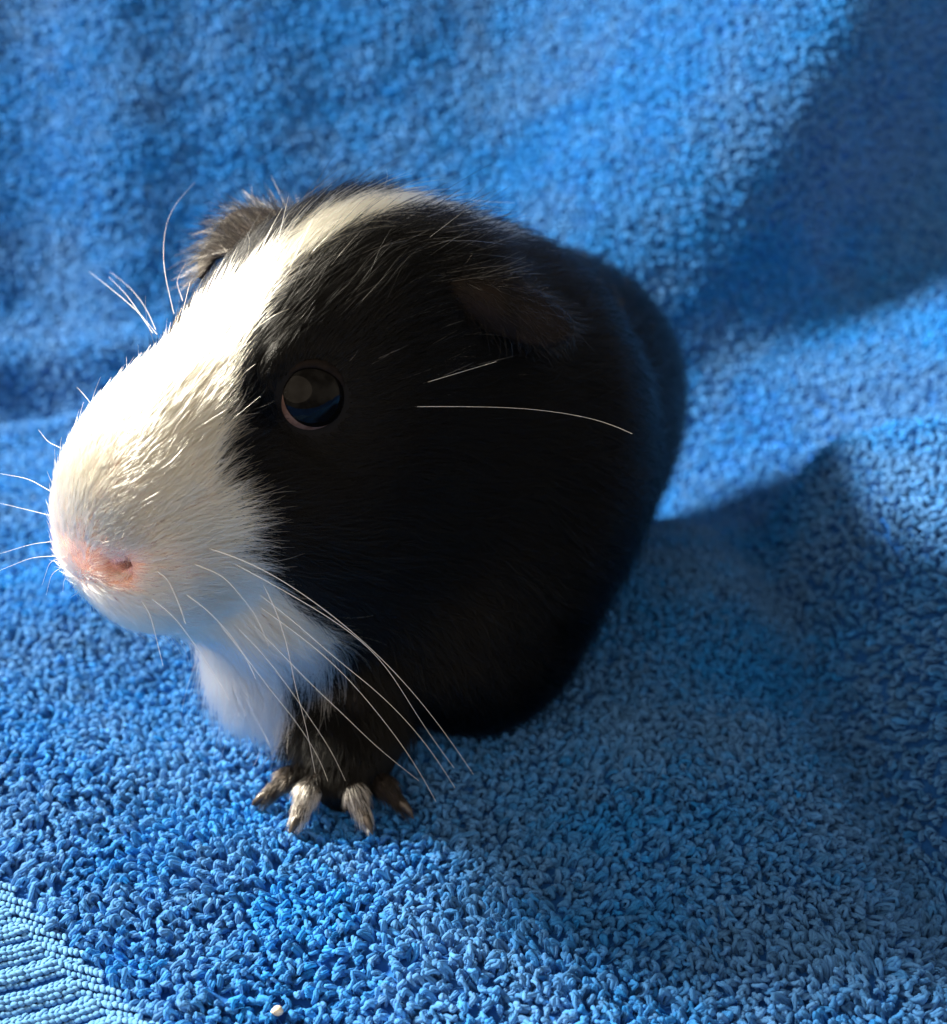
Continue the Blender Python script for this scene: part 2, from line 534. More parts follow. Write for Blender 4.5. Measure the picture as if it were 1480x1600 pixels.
def sample(A, P):
    q = (P - LO) / STEP
    q = np.clip(q, 0, np.array(VOL.shape) - 1.001)
    i = q.astype(int); f = q - i
    r = 0
    for a in (0, 1):
        for b in (0, 1):
            for c in (0, 1):
                w = (f[:, 0] if a else 1 - f[:, 0]) * (f[:, 1] if b else 1 - f[:, 1]) * (f[:, 2] if c else 1 - f[:, 2])
                s = A[i[:, 0] + a, i[:, 1] + b, i[:, 2] + c]
                r = r + (w[:, None] * s if s.ndim == 2 else w * s)
    return r

def normal_at(P):
    g = sample(GRAD, P)
    return g / (np.linalg.norm(g, axis=1, keepdims=True) + 1e-9)

def drop(P, it=6):
    """slide points onto the skin"""
    P = P.copy()
    for _ in range(it):
        P -= normal_at(P) * sample(VOL, P)[:, None]
    return P

def in_poly(x, y, poly):
    r = np.zeros(x.shape, bool)
    j = len(poly) - 1
    for i in range(len(poly)):
        xi, yi = poly[i]; xj, yj = poly[j]
        c = ((yi > y) != (yj > y)) & (x < (xj - xi) * (y - yi) / (yj - yi + 1e-12) + xi)
        r ^= c
        j = i
    return r

# white blaze: outline in (forward mm, degrees round the head's long axis from the top)
BLAZE = [(-44, -5), (-44, 13), (-38, 15), (-30, 14), (-25.6, 13), (-16.8, 12), (-10, 12.5), (-5, 13), (0, 13), (4, 15), (8.5, 22), (11, 31), (13, 42),
         (14, 54), (14.5, 68), (14, 81), (13.5, 95), (13, 107), (11.5, 120), (8.5, 133), (5, 142), (1, 150), (0, 160), (3, 175), (6, 185), (60, 185), (60, -5)]

def white_amount(P):
    f, s, u = to_head(P)
    th = np.degrees(np.arctan2(np.abs(s), u - (-11.3 - 0.3103 * f)))
    jig = vnoise(P, 3.0, 9.0)
    th = th + np.where(s < 0, (11.0 - 4.0 * (1 - sstep(f, -24, -12))) * (1 - sstep(f, 0, 9)), 0)        # the blaze sits off centre above the eyes
    w = in_poly(f + 0.8 * jig, th + 2.0 * vnoise(P, 4.0, 2.0), BLAZE) & (u > -40)
    chest = (((P - np.array([-41.0, 12.0, 19.0])) / np.array([12.0, 15.0, 19.0])) ** 2).sum(-1) < 1 + 0.45 * jig + 0.2 * vnoise(P, 1.5, 4.0)
    return w | (chest & (u < -34))

# pink skin of nose and lips
def pinkness(P):
    f, s, u = to_head(P)
    return np.exp(-(((f - 25) / 5.5) ** 2 + (np.abs(s) / 10.5) ** 2 + ((u + 18.5) / 4.2) ** 2) * 1.1)

bv, bq = surface_nets(VOL, LO, STEP)
pig = bpy.data.objects.new('guinea_pig', None)
put(pig, None, label='black guinea pig with a white blaze down its face, sitting on the blue towel', category='guinea pig')
pig.empty_display_size = 0.02
body = mesh_obj('body', bv * MM, bq, MAT_SKIN, pig)
bw = white_amount(bv)
pk = pinkness(bv)[:, None]
skin = np.where(bw[:, None], np.array([0.62, 0.40, 0.30]), np.array([0.003, 0.0028, 0.0028]))
skin = skin * (1 - pk) + np.array([0.68, 0.30, 0.25]) * pk
ca = body.data.attributes.new('coat', 'FLOAT_VECTOR', 'POINT')
ca.data.foreach_set('vector', skin.astype(np.float32).ravel())

# ---------------------------------------------------------------- eyes
def on_side(f, u, sgn):
    """point of the skin at head position f, u on one side"""
    s = 30.0
    for _ in range(60):
        P = to_world(f, sgn * s, u)[None]
        s -= float(sample(VOL, P)[0]) * 0.7
    return to_world(f, sgn * s, u)

def ball(center, axis, r, lat0, lat1, nu=40, nv=20, squash=1.0):
    """cap of a sphere round an axis, between two angles from the axis"""
    a = Vector(axis).normalized()
    t = a.orthogonal().normalized(); b = a.cross(t)
    V, F = [], []
    for i in range(nv + 1):
        th = lat0 + (lat1 - lat0) * i / nv
        for j in range(nu):
            ph = 2 * math.pi * j / nu
            p_ = Vector(center) + (a * math.cos(th) * squash + (t * math.cos(ph) + b * math.sin(ph)) * math.sin(th)) * r
            V.append(p_[:])
    for i in range(nv):
        for j in range(nu):
            F.append([i * nu + j, (i + 1) * nu + j, (i + 1) * nu + (j + 1) % nu, i * nu + (j + 1) % nu])
    return np.array(V), F

MAT_SCLERA = m_plain('eye_white', (0.16, 0.11, 0.095), 0.2, 0.35, noise=((0.09, 0.05, 0.04), 900))
MAT_IRIS = m_plain('eye_dark', (0.002, 0.0018, 0.0018), 0.05, 0.11)
MAT_LID = m_plain('eyelid_skin', (0.004, 0.003, 0.003), 0.8, 0.10, noise=((0.010, 0.007, 0.006), 1200))
EYES = []
for sgn in (1, -1):
    q0 = on_side(-0.7, -0.5, sgn)
    nrm = normal_at(q0[None])[0]
    R_EYE = 5.3
    c = q0 - nrm * 3.3
    EYES.append((q0, nrm))
    out_ = HS * sgn
    gaze = nrm * 1.0 + HU * 0.20 - HF * 0.16
    gaze /= np.linalg.norm(gaze)
    V, F = ball(c, nrm, R_EYE, 0.0, math.radians(100))
    eye = mesh_obj('eye', V * MM, F, MAT_SCLERA, pig)
    V, F = ball(c, gaze, R_EYE * 1.03, 0.0, math.radians(54), 48, 24)
    mesh_obj('cornea', V * MM, F, MAT_IRIS, eye)
    # lids: a soft ring round the opening, heavier above
    a = Vector(nrm); t = Vector(HF - nrm * (HF @ nrm)).normalized(); b = a.cross(t) * (1 if a.cross(t).z > 0 else -1)
    V, F = [], []
    NU, NV = 48, 12
    for j in range(NU):
        ph = 2 * math.pi * j / NU
        up = math.sin(ph); fr = math.cos(ph)
        open_ = math.radians(56.0 - 3.0 * max(up, 0) + 1.5 * fr)
        rr = R_EYE * (1.0 + 0.03 * up)
        radial = t * fr + b * up
        cc = Vector(c) + (a * math.cos(open_) + radial * math.sin(open_)) * (rr + 0.12)
        tube = 0.46 + 0.16 * max(up, 0) + 0.10 * math.sin(3 * ph + 1)
        e1 = (a * math.cos(open_) + radial * math.sin(open_)); e2 = (radial * math.cos(open_) - a * math.sin(open_))
        for k in range(NV):
            q_ = 2 * math.pi * k / NV
            pp = cc + e1 * math.cos(q_) * tube * 0.75 + e2 * (math.sin(q_) * tube * 1.25 + 0.55)
            V.append(pp[:])
    for j in range(NU):
        for k in range(NV):
            F.append([j * NV + k, j * NV + (k + 1) % NV, ((j + 1) % NU) * NV + (k + 1) % NV, ((j + 1) % NU) * NV + k])
    mesh_obj('eyelid', np.array(V) * MM, F, MAT_LID, eye)

# ---------------------------------------------------------------- nose pad with nostrils
def nose_sdf(P):
    d = P - HO
    H = np.stack([d @ HF, np.abs(d @ HS), d[..., 2]], -1)
    a = ell_h(H, (22.3, 0.0, -18.2), (4.8, 8.4, 3.7))
    a = smin(a, ell_h(H, (21.2, 6.8, -18.0), (4.7, 4.3, 3.3)), 2.5)
    slit = cone(H, (29.0, 7.2, -18.8), (18.5, 6.2, -18.8), 0.55, 0.7)
    for (s_, u_, r_) in ((8.1, -18.45, 0.62), (9.0, -17.95, 0.55), (9.8, -17.4, 0.42)):
        slit = smin(slit, cone(H, (29.0, s_ + 0.6, u_), (20.5, s_ - 2.0, u_), r_, r_), 0.4)
    cleft = cone(H, (27.6, 0, -16), (26.2, 0, -25), 0.6, 0.6)
    a = -smin(-a, slit, 0.7)
    return -smin(-a, cleft, 0.8)
NSTEP = 0.36
nlo = to_world(27, 0, -19) - np.array([14, 14, 9]); ndim = (np.array([28, 28, 18]) / NSTEP).astype(int)
G = np.stack(np.meshgrid(*[nlo[i] + NSTEP * np.arange(ndim[i]) for i in range(3)], indexing='ij'), -1)
nv_, nq_ = surface_nets(nose_sdf(G), nlo, NSTEP)
def m_nose():
    m, nt, b, out = material('nose_skin')
    tc = nt.nodes.new('ShaderNodeTexCoord')
    nz = nt.nodes.new('ShaderNodeTexNoise'); nz.inputs['Scale'].default_value = 1400; nz.inputs['Detail'].default_value = 5
    r = nt.nodes.new('ShaderNodeValToRGB')
    r.color_ramp.elements[0].color = (0.48, 0.24, 0.225, 1); r.color_ramp.elements[1].color = (0.64, 0.38, 0.35, 1)
    bp = nt.nodes.new('ShaderNodeBump'); bp.inputs['Strength'].default_value = 0.4; bp.inputs['Distance'].default_value = 0.0003
    nt.links.new(tc.outputs['Object'], nz.inputs['Vector']); nt.links.new(nz.outputs['Fac'], r.inputs['Fac'])
    nt.links.new(r.outputs['Color'], b.inputs['Base Color']); nt.links.new(nz.outputs['Fac'], bp.inputs['Height'])
    nt.links.new(bp.outputs['Normal'], b.inputs['Normal'])
    b.inputs['Roughness'].default_value = 0.75
    b.inputs['Specular IOR Level'].default_value = 0.2
    b.inputs['Subsurface Weight'].default_value = 0.15; b.inputs['Subsurface Radius'].default_value = (1.0, 0.35, 0.25); b.inputs['Subsurface Scale'].default_value = 0.0012
    return m
mesh_obj('nose', nv_ * MM, nq_, m_nose(), pig)

# ---------------------------------------------------------------- near forefoot with four toes and claws
TOES = [((-25.0, 6.5, 5.5), (-28.6, 5.0, 4.8), (-31.6, 3.6, 2.4), 1.55, 1.25),
        ((-22.8, 4.8, 5.8), (-24.9, 1.6, 5.0), (-26.2, -1.6, 2.4), 1.65, 1.35),
        ((-19.6, 4.3, 5.6), (-17.9, 1.4, 4.7), (-16.4, -1.0, 2.3), 1.65, 1.35),
        ((-16.2, 5.8, 5.0), (-13.6, 4.0, 4.0), (-11.2, 2.2, 2.0), 1.5, 1.2)]
def foot_sdf(P):
    a = ell(P, (-20.2, 7.8, 5.0), (5.4, 4.8, 4.2))
    a = smin(a, cone(P, (-19.4, 10, 8), (-18.5, 13, 14), 5.6, 7.0), 3)
    for (p0, p1, p2, r0, r1) in TOES:
        t_ = smin(cone(P, p0, p1, r0, r0), cone(P, p1, p2, r0, r1 * 0.8), 0.6)
        a = smin(a, t_, 0.9)
    return a
FSTEP = 0.42
flo = np.array([-37.0, -7.0, -1.0]); fdim = (np.array([36, 28, 22]) / FSTEP).astype(int)
G = np.stack(np.meshgrid(*[flo[i] + FSTEP * np.arange(fdim[i]) for i in range(3)], indexing='ij'), -1)
FV = foot_sdf(G).astype(np.float32)
fv_, fq_ = surface_nets(FV, flo, FSTEP)
MAT_PAW = m_plain('paw_skin', (0.008, 0.006, 0.006), 0.7, 0.2, noise=((0.02, 0.015, 0.013), 900))
foot = mesh_obj('forefoot', fv_ * MM, fq_, MAT_PAW, pig)
MAT_CLAW = m_plain('claw_horn', (0.020, 0.016, 0.014), 0.35, 0.5, noise=((0.05, 0.04, 0.034), 1500))
def tube(path, radii, nv=10):
    path = [Vector(q) for q in path]
    V, F = [], []
    for i, q in enumerate(path):
        d_ = (path[min(i + 1, len(path) - 1)] - path[max(i - 1, 0)]).normalized()
        s_ = d_.cross(Vector((0, 0, 1))).normalized(); u_ = s_.cross(d_)
        for k in range(nv):
            a_ = 2 * math.pi * k / nv
            V.append((q + (s_ * math.cos(a_) * 0.8 + u_ * math.sin(a_)) * radii[i])[:])
    for i in range(len(path) - 1):
        for k in range(nv):
            F.append([i * nv + k, i * nv + (k + 1) % nv, (i + 1) * nv + (k + 1) % nv, (i + 1) * nv + k])
    return np.array(V), F
for (p0, p1, p2, r0, r1) in TOES:
    p1, p2 = np.array(p1), np.array(p2)
    d_ = p2 - p1; d_[2] = 0; d_ /= np.linalg.norm(d_)
    pts = [p2 + np.array([0, 0, 0.3]) - d_ * 0.5, p2 + d_ * 0.9 + np.array([0, 0, 0.0]), p2 + d_ * 1.9 + np.array([0, 0, -0.6]), p2 + d_ * 2.7 + np.array([0, 0, -1.6])]
    V, F = tube(pts, [0.9, 0.85, 0.6, 0.10])
    mesh_obj('claw', V * MM, F, MAT_CLAW, foot)

# ---------------------------------------------------------------- ears
def m_ear():
    m = m_plain('ear_skin', (0.009, 0.006, 0.005), 0.65, 0.10, noise=((0.003, 0.0024, 0.002), 260))
    return m
MAT_EAR = m_ear()
MAT_EAR_DARK = m_plain('far_ear_skin', (0.010, 0.008, 0.007), 0.8, 0.1, noise=((0.02, 0.014, 0.012), 350))
def ear_sheet(rows, nu=18, nv=24):
    """rows: list of polylines across the flap from root to rim (mm world); lofted smoothly"""
    R_ = []
    for r in rows:
        r = np.asarray(r, float)
        t = np.linspace(0, 1, len(r)); tt = np.linspace(0, 1, nu)
        R_.append(catmull(r, t, tt))
    R_ = np.array(R_)
    t = np.linspace(0, 1, len(rows)); tt = np.linspace(0, 1, nv)
    out = np.array([catmull(R_[:, j], t, tt) for j in range(nu)])   # nu, nv, 3
    return out
def catmull(p, t, tt):
    p = np.asarray(p, float); n_ = len(p)
    pe = np.vstack([2 * p[0] - p[1], p, 2 * p[-1] - p[-2]])
    x = tt * (n_ - 1); i = np.minimum(x.astype(int), n_ - 2); f = (x - i)[:, None]
    a, b, c, d = pe[i], pe[i + 1], pe[i + 2], pe[i + 3]
    return 0.5 * (2 * b + (c - a) * f + (2 * a - 5 * b + 4 * c - d) * f * f + (3 * b - a - 3 * c + d) * f ** 3)
EARS = []
def build_ear(rows_head, sgn):
    rows = [[to_world(f, sgn * s, u) for (f, s, u) in r] for r in rows_head]
    S = ear_sheet(rows)
    nu, nv, _ = S.shape
    du = np.gradient(S, axis=0); dv = np.gradient(S, axis=1)
    n_ = np.cross(du, dv); n_ /= np.linalg.norm(n_, axis=-1, keepdims=True) + 1e-9
    S = S + n_ * (0.25 * vnoise(S, 5.0))[..., None]
    A = S + n_ * 0.35; B = S - n_ * 0.35
    V = np.concatenate([A.reshape(-1, 3), B.reshape(-1, 3)])
    id_ = np.arange(nu * nv).reshape(nu, nv)
    F = []
    for i in range(nu - 1):
        for j in range(nv - 1):
            F.append([id_[i, j], id_[i + 1, j], id_[i + 1, j + 1], id_[i, j + 1]])
            F.append([id_[i, j] + nu * nv, id_[i, j + 1] + nu * nv, id_[i + 1, j + 1] + nu * nv, id_[i + 1, j] + nu * nv])
    rim = [id_[i, 0] for i in range(nu)] + [id_[nu - 1, j] for j in range(1, nv)] + [id_[i, nv - 1] for i in range(nu - 2, -1, -1)] + [id_[0, j] for j in range(nv - 2, 0, -1)]
    for a_, b_ in zip(rim, rim[1:] + rim[:1]):
        F.append([b_, a_, a_ + nu * nv, b_ + nu * nv])
    mesh_obj('ear', V * MM, F, MAT_EAR if sgn > 0 else MAT_EAR_DARK, pig)
    EARS.append((S, n_, sgn))
# rows run from the front edge to the back edge of the flap; each row from the root outwards (forward, side, up)
NEAR_EAR = [[(-20, 12.5, 11.0), (-21.5, 15.5, 10.5), (-24, 18.0, 8.0), (-27, 20.0, 5.5)],
            [(-23, 14.5, 12.0), (-25, 19.0, 11.5), (-28, 22.5, 8.0), (-31, 24.5, 3.0)],
            [(-26, 15.0, 11.5), (-29, 19.5, 11.0), (-33, 24.0, 7.0), (-36, 26.0, 1.8)],
            [(-29, 14.5, 10.5), (-33, 18.5, 10.5), (-37, 22.5, 7.5), (-40, 25.5, 3.0)],
            [(-31, 14.0, 9.0), (-35, 17.0, 9.0), (-39, 19.5, 7.5), (-42, 22.5, 5.0)]]
build_ear(NEAR_EAR, 1)
FAR_EAR = [[(-15, 13, 9), (-13.5, 18, 10.5), (-12, 24, 10.5), (-11, 28, 6.5)],
           [(-18, 13.5, 10), (-17, 19, 14), (-15.5, 27, 14), (-14, 32, 9)],
           [(-21, 13.5, 10), (-21, 20, 16), (-20.5, 29, 16), (-20, 34, 11)],
           [(-24, 13, 9), (-25, 19, 15), (-25.5, 27, 14), (-26, 31, 10)],
           [(-27, 12.5, 8), (-28.5, 17.5, 12), (-30, 22, 11), (-31, 25, 7)]]
build_ear(FAR_EAR, -1)

# ---------------------------------------------------------------- fur
# guides: (forward, side, up) on the head -> lay of the hair, length, lift
G_HEAD = [((30, 0, -14), (-.55, 0, .85), 1.6, 14), ((27, 0, -9), (-.6, 0, .8), 3.0, 13), ((18, 0, 1), (-.8, 0, .6), 6.0, 11), ((8, 0, 8), (-.88, 0, .45), 8.0, 10),
          ((0, 0, 13), (-.93, 0, .35), 9.0, 11), ((-14, 0, 19), (-.97, 0, .25), 11.0, 13), ((-27, 0, 21), (-1, 0, .1), 13.0, 13), ((-45, 0, 14), (-1, 0, -.2), 14.0, 10),
          ((25, 9, -13), (-.75, .45, .5), 2.6, 13), ((21, 11, -10), (-.8, .3, .5), 5.0, 12), ((14, 12, -3), (-.8, .2, .6), 7.0, 11), ((24, 11, -20), (-.85, .5, .0), 3.0, 12),
          ((16, 14, -15), (-.95, .25, .1), 7.0, 11), ((15, 14, -23), (-.85, .25, -.4), 7.0, 12), ((24, 9, -28), (-.55, .45, -.7), 2.6, 14), ((15, 0, -37), (-.8, 0, -.5), 4.5, 12),
          ((8, 17, -15), (-1, .1, -.05), 8.0, 10), ((9, 14, 1), (-.75, .2, .6), 5.0, 9), ((0, 13, 9), (-.7, .1, .65), 7.0, 11), ((6, 8, 9), (-.8, .15, .55), 8.0, 11),
          ((-12, 15, 11), (-.8, .1, .55), 10.0, 13), ((-12, 18, 0), (-1, 0, .1), 6.0, 9), ((2, 18, -10), (-1, .1, -.15), 5.0, 9), ((4, 17, -24), (-.85, .15, -.5), 10.0, 12),
          ((-4, 15, -33), (-.8, .1, -.55), 12.0, 13), ((8, 8, -35), (-.75, .2, -.6), 8.0, 13), ((-16, 20, -22), (-.9, .1, -.4), 12.0, 10), ((-26, 20, -8), (-1, 0, -.2), 10.0, 9),
          ((-22, 14, 15), (-.95, .25, .05), 14.0, 24), ((-33, 12, 14), (-1, .1, -.1), 13.0, 12)]
G_WORLD = [((-40, 12, 24), (.15, -.1, -1), 12.0, 23), ((-32, 8, 14), (.15, -.1, -1), 9.5, 23), ((-22, 10, 22), (.1, 0, -1), 12.0, 13), ((-19, 6, 8), (.0, -.25, -1), 3.0, 9),
           ((-20, 5, 4), (.0, -.6, -.7), 2.0, 9), ((0, 20, 22), (.5, .3, -.8), 12.0, 9), ((10, 30, 50), (.4, .7, -.5), 14.0, 9), ((20, 40, 20), (.4, .6, -.7), 13.0, 9),
           ((36, 80, 40), (.2, .9, -.35), 14.0, 9), ((45, 120, 40), (.1, .9, -.4), 14.0, 9), ((5, 90, 69), (.1, 1, 0), 14.0, 9), ((10, 130, 65), (.1, .95, -.3), 14.0, 9),
           ((-25, 80, 45), (-.2, .9, -.35), 14.0, 9), ((15, 160, 30), (.0, .5, -.9), 13.0, 9), ((38, 80, 8), (.2, .6, -.7), 9.0, 9), ((-30, 60, 12), (-.1, .5, -.8), 9.0, 9)]
gp, gd, gl, ga = [], [], [], []
for (c, d, L, lift) in G_HEAD:
    for sgn in ((1, -1) if c[1] else (1,)):
        gp.append(to_world(c[0], sgn * c[1], c[2])); v_ = d[0] * HF + sgn * d[1] * HS + d[2] * HU
        gd.append(v_ / np.linalg.norm(v_)); gl.append(L); ga.append(lift)
for (c, d, L, lift) in G_WORLD:
    gp.append(np.array(c, float)); v_ = np.array(d, float); gd.append(v_ / np.linalg.norm(v_)); gl.append(L); ga.append(lift)
gp, gd, gl, ga = map(np.array, (gp, gd, gl, ga))

def guide_w(P):
    d2 = ((P[:, None, :] - gp[None]) ** 2).sum(-1)
    w = 1.0 / (d2 + 6.0) ** 2
    return (w / w.sum(1, keepdims=True)).astype(np.float32)

def eye_flow(P, D):
    """hair parts round the eyes"""
    for (q0, nrm) in EYES:
        r = P - q0
        d = np.linalg.norm(r, axis=1)
        k = np.clip(1 - (d - 5.0) / 4.5, 0, 1)[:, None]
        rad_ = r / (d[:, None] + 1e-6)
        D = D + k * rad_ * 0.9
    return D

tri = np.concatenate([bq[:, [0, 1, 2]], bq[:, [0, 2, 3]]])
def roots(count, weight):
    a, b, c = bv[tri[:, 0]], bv[tri[:, 1]], bv[tri[:, 2]]
    ar = 0.5 * np.linalg.norm(np.cross(b - a, c - a), axis=1) * weight((a + b + c) / 3)
    i = rng.choice(len(tri), count, p=ar / ar.sum())
    r1 = np.sqrt(rng.random(count))[:, None]; r2 = rng.random(count)[:, None]
    return drop(a[i] * (1 - r1) + b[i] * r1 * (1 - r2) + c[i] * r1 * r2, 2)

def grow(R, steps=6, length_k=1.0, lift_k=1.0, messy=1.0, clump=1.0):
    n = len(R)
    w = guide_w(R)
    L = (w @ gl) * rng.normal(1, 0.16, n).clip(0.5, 1.5) * length_k
    for (q0, nrm) in EYES:
        d = np.linalg.norm(R - q0, axis=1)
        L = np.where(d < 11, L * np.clip((d - 4.5) / 6.5, 0.25, 1), L)
    LF = np.radians(w @ ga) * rng.normal(1, 0.25, n).clip(0.3, 1.9) * lift_k
    clump = (clump * (1 - 0.65 * sstep(to_head(R)[0], 2, 14)))
    LF *= 1 + 0.18 * clump * vnoise(R, 2.6, 31.0)
    clump = clump[:, None]
    jit = rng.normal(0, 0.13 * messy, (n, 3))
    cl = np.stack([vnoise(R, 2.2, o_) for o_ in (1.0, 5.0, 9.0)], 1) * 0.13 * clump + np.stack([vnoise(R, 6.0, o_) for o_ in (2.0, 6.0, 8.0)], 1) * 0.15 * clump
    pts = [R - normal_at(R) * 0.25]
    P = R.copy()
    for k in range(1, steps):
        t = k / (steps - 1)
        D = eye_flow(P, guide_w(P) @ gd) + jit * (0.5 + t) + cl * t
        nn = normal_at(P)
        D = D - nn * (D * nn).sum(1, keepdims=True)
        D /= np.linalg.norm(D, axis=1, keepdims=True) + 1e-9
        P = P + D * (L / (steps - 1) * np.cos(LF))[:, None]
        hgt_ = L * np.sin(LF) * (t ** 0.85) + 0.05
        P = P + normal_at(P) * (hgt_ - sample(VOL, P))[:, None]
        pts.append(P.copy())
    return np.stack(pts, 1), L

def near_eye(P, r):
    m = np.zeros(len(P), bool)
    for (q0, nrm) in EYES:
        m |= np.linalg.norm(P - q0, axis=1) < r
    return m

def visible_side(P):
    return 1.0 - 0.6 * sstep(-(P - HO) @ HS, 12, 30) * 1.0

def coat_tint(R):
    n = len(R)
    w = white_amount(R)
    f, s, u = to_head(R)
    wc = np.array([0.974, 0.81, 0.50]) * rng.normal(1, 0.03, (n, 1)).clip(0.88, 1.02)
    wc = wc * (1 - 0.10 * np.abs(rng.normal(0, 1, (n, 1))) * np.array([0.2, 0.5, 1.0]))
    chest = (u < -34)[:, None]
    wc = np.where(chest, np.array([0.95, 0.91, 0.83]) * rng.normal(1, 0.04, (n, 1)), wc)
    bc = np.array([0.0022, 0.0023, 0.0025]) * rng.lognormal(0, 0.35, (n, 1))
    # a few grey hairs by the near ear
    grey = rng.random(n) < 0.05 * gauss(f, -20, 9) * gauss(u, 12, 9)
    bc = np.where(grey[:, None], np.array([0.35, 0.31, 0.26]), bc)
    glint = rng.random(n) < 0.04 * gauss(f, -14, 12) * sstep(u, 4, 12)  # light glints on the crown painted in as pale hairs
    bc = np.where(glint[:, None], np.array([0.17, 0.18, 0.19]), bc)
    pk_ = pinkness(R)[:, None]
    wc = wc * (1 - 0.5 * pk_) + np.array([0.88, 0.56, 0.50]) * 0.5 * pk_
    return np.where(w[:, None], wc, bc)

def head_w(C_):
    f, s, u = to_head(C_)
    d = sstep(f, -48, -38) * (u > -45)
    short = 1 + 1.6 * sstep(f, 12, 24) + 1.6 * gauss(f, 26, 5) * gauss(u, -12.5, 3.5)
    return d * short * (0.35 + 0.65 * sstep(s, -20, -10)) * (1 - np.clip(0.93 * np.exp(-(((f - 25) / 5) ** 4 + (s / 10.5) ** 4 + ((u + 18.4) / 2.3) ** 4)), 0, 1))
def body_w(C_):
    f, s, u = to_head(C_)
    seen = np.maximum(0.25 + 0.75 * sstep(C_[:, 0], -30, -5), 1 - sstep(C_[:, 1], 20, 36)) * (C_[:, 2] > 0.5)
    front = 1 + 3.5 * (1 - sstep(C_[:, 1], 20, 40))
    return (1 - sstep(f, -46, -36) * (u > -45)) * seen * front

R = roots(125000, head_w)
R = R[~near_eye(R, 4.7)]
S_, L_ = grow(R, 6)
tint = coat_tint(R)
taper = np.array([0.9, 1.0, 1.0, 0.9, 0.65, 0.22])
thick = 0.031 * (0.75 + 0.25 * np.clip(L_ / 8, 0, 1.2)) * rng.normal(1, 0.15, len(R)).clip(0.6, 1.4)
curves_obj('head_fur', S_ * MM, thick[:, None] * taper[None] * MM, MAT_FUR, pig, tint)

R = roots(80000, body_w)
S_, L_ = grow(R, 6)
tint = coat_tint(R)
thick = 0.045 * rng.normal(1, 0.15, len(R)).clip(0.6, 1.4)
curves_obj('body_fur', S_ * MM, thick[:, None] * taper[None] * MM, MAT_FUR, pig, tint)

# loose guard hairs that stand off the coat
R = roots(2000, lambda c: head_w(c) + 0.35 * body_w(c))
R = R[~near_eye(R, 7)]
S_, L_ = grow(R, 6, 1.2, 1.7, 1.6)
curves_obj('guard_hair', S_ * MM, 0.024 * np.ones((len(R), 1)) * taper[None] * MM, MAT_FUR, pig, coat_tint(R))

# ear hair: short down on both faces, a fringe on the far ear
for (E, EN, sgn) in EARS:
    flat = E.reshape(-1, 3); fn = EN.reshape(-1, 3)
    nu, nv, _ = E.shape
    m = 2200 if sgn > 0 else 4200
    i = rng.integers(0, len(flat), m)
    base = flat[i] + rng.normal(0, 0.35, (m, 3))
    outw = np.gradient(E, axis=0).reshape(-1, 3)[i]; outw /= np.linalg.norm(outw, axis=1, keepdims=True) + 1e-9
    face = np.where(rng.random(m) < 0.5, 1, -1)[:, None]
    d_ = outw * 0.8 + fn[i] * face * 0.35 + rng.normal(0, 0.22, (m, 3))
    ln = rng.normal(2.2 if sgn > 0 else 4.6, 0.8, m).clip(0.8, 7)[:, None]
    base = base + fn[i] * face * 0.3
    T_ = np.linspace(0, 1, 4)
    PP = base[:, None] + d_[:, None] * (ln[:, None] * T_[None, :, None]) + rng.normal(0, 0.5, (m, 1, 3)) * (T_ ** 2)[None, :, None]
    tc_ = (np.array([0.008, 0.006, 0.005]) if sgn > 0 else np.array([0.004, 0.0035, 0.003])) * rng.lognormal(0, 0.5, (m, 1))
    if sgn < 0:
        tc_ = np.where(rng.random((m, 1)) < 0.10, np.array([0.16, 0.14, 0.12]), tc_)
    curves_obj('ear_hair', PP * MM, (0.026 * np.array([1, .9, .7, .25]))[None].repeat(m, 0) * MM, MAT_FUR, pig, tc_)

# toe hair
tri_f = np.concatenate([fq_[:, [0, 1, 2]], fq_[:, [0, 2, 3]]])
A_, B_, C__ = fv_[tri_f[:, 0]], fv_[tri_f[:, 1]], fv_[tri_f[:, 2]]
ar = 0.5 * np.linalg.norm(np.cross(B_ - A_, C__ - A_), axis=1) * (A_[:, 2] > 0.3) * np.where(A_[:, 1] < 6, 2.0, 1.0)
m = 9000
i = rng.choice(len(ar), m, p=ar / ar.sum())
r1 = np.sqrt(rng.random(m))[:, None]; r2 = rng.random(m)[:, None]
base = A_[i] * (1 - r1) + B_[i] * r1 * (1 - r2) + C__[i] * r1 * r2
fn = np.cross(B_[i] - A_[i], C__[i] - A_[i]); fn /= np.linalg.norm(fn, axis=1, keepdims=True) + 1e-9
dist = np.stack([np.abs(cone(base, np.array(p0), np.array(p1), r0, r0)).clip(0) for (p0, p1, p2, r0, r1_) in TOES] , 1)
dist2 = np.stack([cone(base, np.array(p1), np.array(p2), r0, r1_ * .8) for (p0, p1, p2, r0, r1_) in TOES], 1)
w_ = np.minimum(dist, np.abs(dist2))
tdir_ = np.array([(np.array(q[2]) - np.array(q[1])) / np.linalg.norm(np.array(q[2]) - np.array(q[1])) for q in TOES])
which = w_.argmin(1); on_toe = (w_.min(1) < 0.5) & (((base - np.array([q[1] for q in TOES])[which]) * tdir_[which]).sum(1) > -1.2)
tdir = np.array([(np.array(p2) - np.array(p1)) / np.linalg.norm(np.array(p2) - np.array(p1)) for (p0, p1, p2, r0, r1_) in TOES])
d_ = np.where(on_toe[:, None], tdir[which], np.array([0, -0.5, -0.85]))
d_ = d_ - fn * (d_ * fn).sum(1, keepdims=True)
d_ = d_ / (np.linalg.norm(d_, axis=1, keepdims=True) + 1e-6) * 0.97 + fn * 0.14 + rng.normal(0, 0.09, (m, 3))
ln = rng.normal(1.8, 0.4, m).clip(0.8, 2.8)[:, None]
T_ = np.linspace(0, 1, 4)
